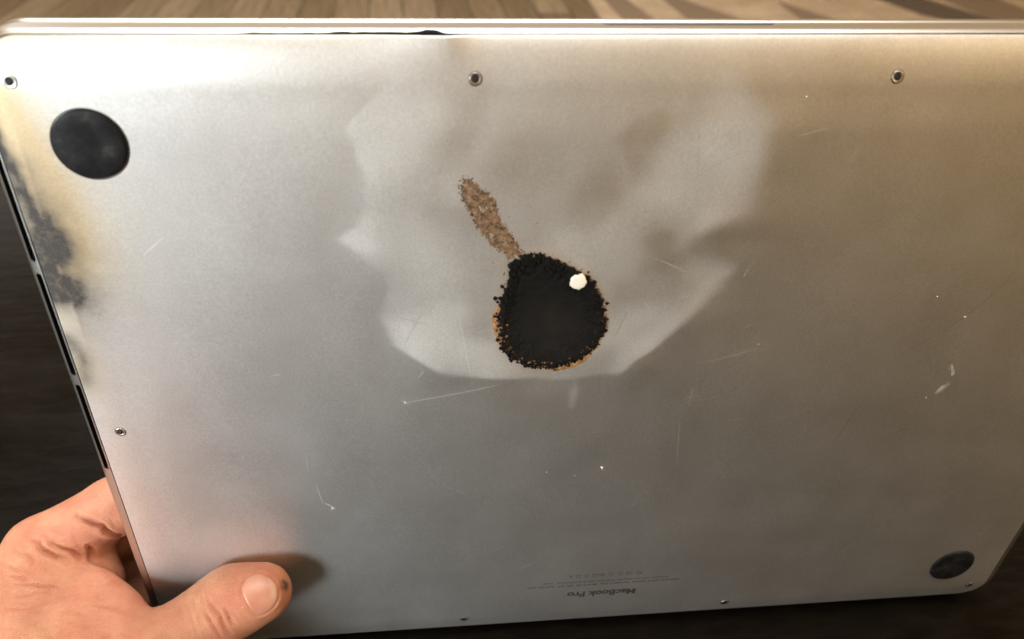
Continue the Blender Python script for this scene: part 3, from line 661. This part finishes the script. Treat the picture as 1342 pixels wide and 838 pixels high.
CREASES = [([(-151.5, -65.2, 15.3), (-147.7, -70.2, 24.1), (-145.4, -76.8, 26.2)], .55, .9), ([(-148.4, -65.0, 18.5), (-144.5, -67.7, 23.0), (-141.9, -75.8, 25.8)], .7, 1.0), ([(-142.7, -66.1, 21.7), (-140.4, -71.1, 24.6)], .4, .8),
    ([(-155.0, -67.3, 14.9), (-150.9, -71.3, 24.0)], .32, .8), ([(-157.4, -68.9, 16.4), (-153.8, -71.6, 23.6), (-152.2, -75.5, 26.3)], .22, .8), ([(-217.4, -64.4, 7.0), (-209.8, -65.7, 7.9), (-202.3, -67.0, 9.1)], .5, .9),
    ([(-214.7, -64.6, 12.5), (-205.8, -66.3, 10.3)], .35, .9), ([(-193.1, -69.4, 14.4), (-186.3, -71.9, 14.4), (-181.8, -73.2, 14.7)], .3, .8), ([(-222.0, -63.8, 3.1), (-214.1, -64.8, 5.6)], .25, .8),
    ([(-217.7, -64.1, 18.6), (-209.5, -65.1, 17.5), (-202.0, -66.9, 14.6)], .2, 1.0), ([(-197.6, -68.2, 17.1), (-189.9, -71.0, 19.5)], .2, .9), ([(-217.3, -62.3, -11.3), (-214.3, -63.5, -7.8), (-210.0, -65.6, -5.3), (-204.6, -68.3, -3.5)], .9, 1.4),
    ([(-202.9, -57.9, -17.6), (-198.8, -59.4, -15.6), (-193.9, -61.4, -14.8), (-191.4, -66.1, -14.8), (-188.8, -69.9, -17.1)], 1.2, 1.4), ([(-198.5, -68.8, -11.7), (-198.7, -74.0, -9.4)], 1.0, 1.5), ([(-210.3, -63.7, -9.8), (-205.2, -66.8, -8.4), (-201.7, -70.9, -6.8)], .6, 1.2),
    ([(-214.1, -60.7, -15.6), (-206.6, -62.1, -12.6)], .3, 1.3), ([(-222.9, -63.0, -7.3), (-214.3, -64.0, -1.2)], .3, 1.1), ([(-226.3, -63.9, -1.3), (-217.1, -63.9, 2.1)], .2, 1.0), ([(-205.5, -57.0, -27.0), (-199.4, -56.9, -18.0)], .15, 1.2)]
NAIL = np.array([(-137.0, -62.6, 15.8), (-135.6, -61.9, 12.7), (-131.9, -61.7, 11.2), (-127.8, -62.7, 12.8), (-125.6, -64.7, 15.0), (-125.4, -67.7, 18.1), (-127.0, -69.9, 20.2), (-130.2, -71.0, 21.7), (-132.9, -70.0, 22.2), (-135.1, -66.0, 20.5), (-136.6, -63.8, 18.1)])
def poly3(P, L):
    best = np.full(len(P), 1e9); tt = np.zeros(len(P)); n = len(L)-1
    for k in range(n):
        a, b = np.array(L[k]), np.array(L[k+1]); ab = b-a; t = np.clip(((P-a)@ab)/(ab@ab), 0, 1); d = np.linalg.norm(P-a-t[:, None]*ab, axis=1)
        w = d < best; best = np.where(w, d, best); tt = np.where(w, (k+t)/n, tt)
    return best, tt
def n3(P, s, seed): return (vnoise(P[:, 0], P[:, 1]+P[:, 2]*.7, s, seed)+vnoise(P[:, 2], P[:, 1]-P[:, 0]*.6, s, seed+1))*.5
gN = sgrad(HV, hand_sdf); gN /= np.linalg.norm(gN, axis=1)[:, None]+1e-9
Pj = HV+np.stack([n3(HV, 4, 61), n3(HV, 4, 63), n3(HV, 4, 65)], -1)*.9
disp = .10*n3(HV, 3, 70)+.05*n3(HV, 1.5, 71); dark = np.zeros(len(HV))
for L, dp, w in CREASES:
    w = w*.78; d, t = poly3(Pj, L); f = np.sin(np.clip(t, .08, .92)*math.pi)**.6
    dp = dp*1.45; disp += f*(-dp*np.exp(-(d/w)**2)+.4*dp*np.exp(-((d-1.9*w)/(w*1.1))**2)); dark = np.maximum(dark, f*min(1, dp*1.3)*np.exp(-(d/(w*.9))**2))
dn, _ = poly3(HV, np.r_[NAIL, NAIL[:1]].tolist()); nc = NAIL.mean(0); dcn = np.linalg.norm(HV-nc, axis=1)
disp += -.22*np.exp(-(dn/.7)**2)+.30*np.exp(-((dn-1.5)/1.0)**2)*(dcn > 7)
HV = HV+gN*disp[:, None]
def nblob(c, r): return np.exp(-((HV-np.array(c))**2).sum(1)/r**2)
hc = np.ones((len(HV), 4), np.float32)
def htint(m, c): hc[:, :3] = hc[:, :3]*(1-m[:, None])+hc[:, :3]*np.array(c)*m[:, None]
htint(np.clip(dark*.6, 0, 1), (.66, .42, .34)); htint(np.clip(nblob((-122.8, -66.8, 13), 2.3)*(1.1+.9*n3(HV, 1.2, 81)), 0, .93), (.10, .07, .055))  # crease shade tinted into the skin colour; sooty spot at the thumb tip
htint(.35*nblob((-131, -66, 17), 13), (1.05, .86, .80)); htint(.35*nblob((-198, -70, -14), 16), (1.0, .82, .78)); htint(.25*nblob((-150, -70, 22), 9), (.95, .85, .75)); htint(np.clip(.5*n3(HV, 7, 91)+.35*n3(HV, 3, 93), 0, 1)*.6, (1.0, .74, .68)); htint(np.clip(.5*n3(HV, 9, 95), 0, 1)*.5, (.90, .92, .84))
hm_ = Mat('skin', (.6, .33, .2), .56)
hm_.set('Subsurface Weight', .15); hm_.set('Subsurface Radius', (.012, .005, .003)); hm_.set('Subsurface Scale', .35)
sk1 = hm_.noise(110, 6, .65); sk2 = hm_.noise(32, 4, .6)
hm_.set('Base Color', hm_.mix(1.0, hm_.attr('skin_tone').outputs['Color'], hm_.mix(hm_.rng(sk2, .35, .65, 0, 1), hm_.ramp(sk1, (.3, (.34, .127, .068)), (.7, (.46, .22, .118))), hm_.ramp(sk1, (.3, (.45, .158, .095)), (.7, (.53, .252, .15)))), 'MULTIPLY'))
vo = hm_.n('ShaderNodeTexVoronoi', {'Scale': 1150, 'Vector': hm_.obj()}, feature='DISTANCE_TO_EDGE').outputs[0]
fl_ = hm_.n('ShaderNodeMapping', {'Vector': hm_.obj(), 'Rotation': (.3, .5, .7), 'Scale': (1, 3.2, 1)}).outputs[0]
lines = hm_.noise(330, 4, .6, fl_, dist=1.2)
pores = hm_.n('ShaderNodeMath', {0: lines, 1: 1.6, 2: hm_.noise(900, 3)}, operation='MULTIPLY_ADD').outputs[0]
hm_.bump(hm_.n('ShaderNodeMath', {0: hm_.rng(vo, 0, .12, 0, 1), 1: pores}, operation='ADD').outputs[0], .45, .0007)
hme = vmesh('hand', toW(HV[:, 0], HV[:, 1], HV[:, 2]), HF)
hme.color_attributes.new('skin_tone', 'FLOAT_COLOR', 'POINT').data.foreach_set('color', hc.ravel())
hand = link('hand', hme, hm_.m)
tag(hand, 'left hand gripping the lower left edge of the laptop, thumb across its underside', 'hand')

nm = Mat('nail', (.62, .36, .27), .30); nm.set('Subsurface Weight', .2); nm.set('Subsurface Radius', (.006, .003, .002)); nm.set('Subsurface Scale', .3)
nm.set('Base Color', nm.mix(nm.attr('free_edge').outputs['Fac'], nm.ramp(nm.noise(140, 3), (.35, (.42, .175, .115)), (.7, (.49, .24, .165))), (.60, .42, .32)))
def smooth_loop(P, n):
    k = len(P); out = []
    for q in np.linspace(0, k, n, endpoint=False):
        i = int(q); t = q-i; p = [P[(i+o) % k] for o in (-1, 0, 1, 2)]
        out.append(.5*((2*p[1])+(p[2]-p[0])*t+(2*p[0]-5*p[1]+4*p[2]-p[3])*t*t+(3*p[1]-p[0]-3*p[2]+p[3])*t**3))
    return np.array(out)
NB = smooth_loop(NAIL, 48); NV = []
for r, off in ((1.05, -.45), (1.0, -.12), (.96, .06), (.88, .14), (.7, .2), (.5, .23), (.3, .24), (.02, .25)):
    p = nc+(NB-nc)*r
    for _ in range(3):
        g = sgrad(p, hand_sdf); p = p-g*hand_sdf(p)[:, None]/np.maximum((g*g).sum(1), .2)[:, None]
    g = sgrad(p, hand_sdf); NV.append(p+g/np.linalg.norm(g, axis=1)[:, None]*off)
NV = np.array(NV); idx = np.arange(8*48).reshape(8, 48); nx_ = np.roll(idx, -1, 1)
nme = vmesh('thumb_nail', toW(NV[..., 0], NV[..., 1], NV[..., 2]).reshape(-1, 3), np.stack([idx[:-1], nx_[:-1], nx_[1:], idx[1:]], -1).reshape(-1, 4))
ax_ = (TT-T2)/np.linalg.norm(TT-T2); q_ = (NV.reshape(-1, 3)-nc)@ax_
nme.attributes.new('free_edge', 'FLOAT', 'POINT').data.foreach_set('value', (sstep(3.4, 4.8, q_)*.5+.25*sstep(-3.2, -5, q_)).astype(np.float32))
link('thumb_nail', nme, nm.m, hand)
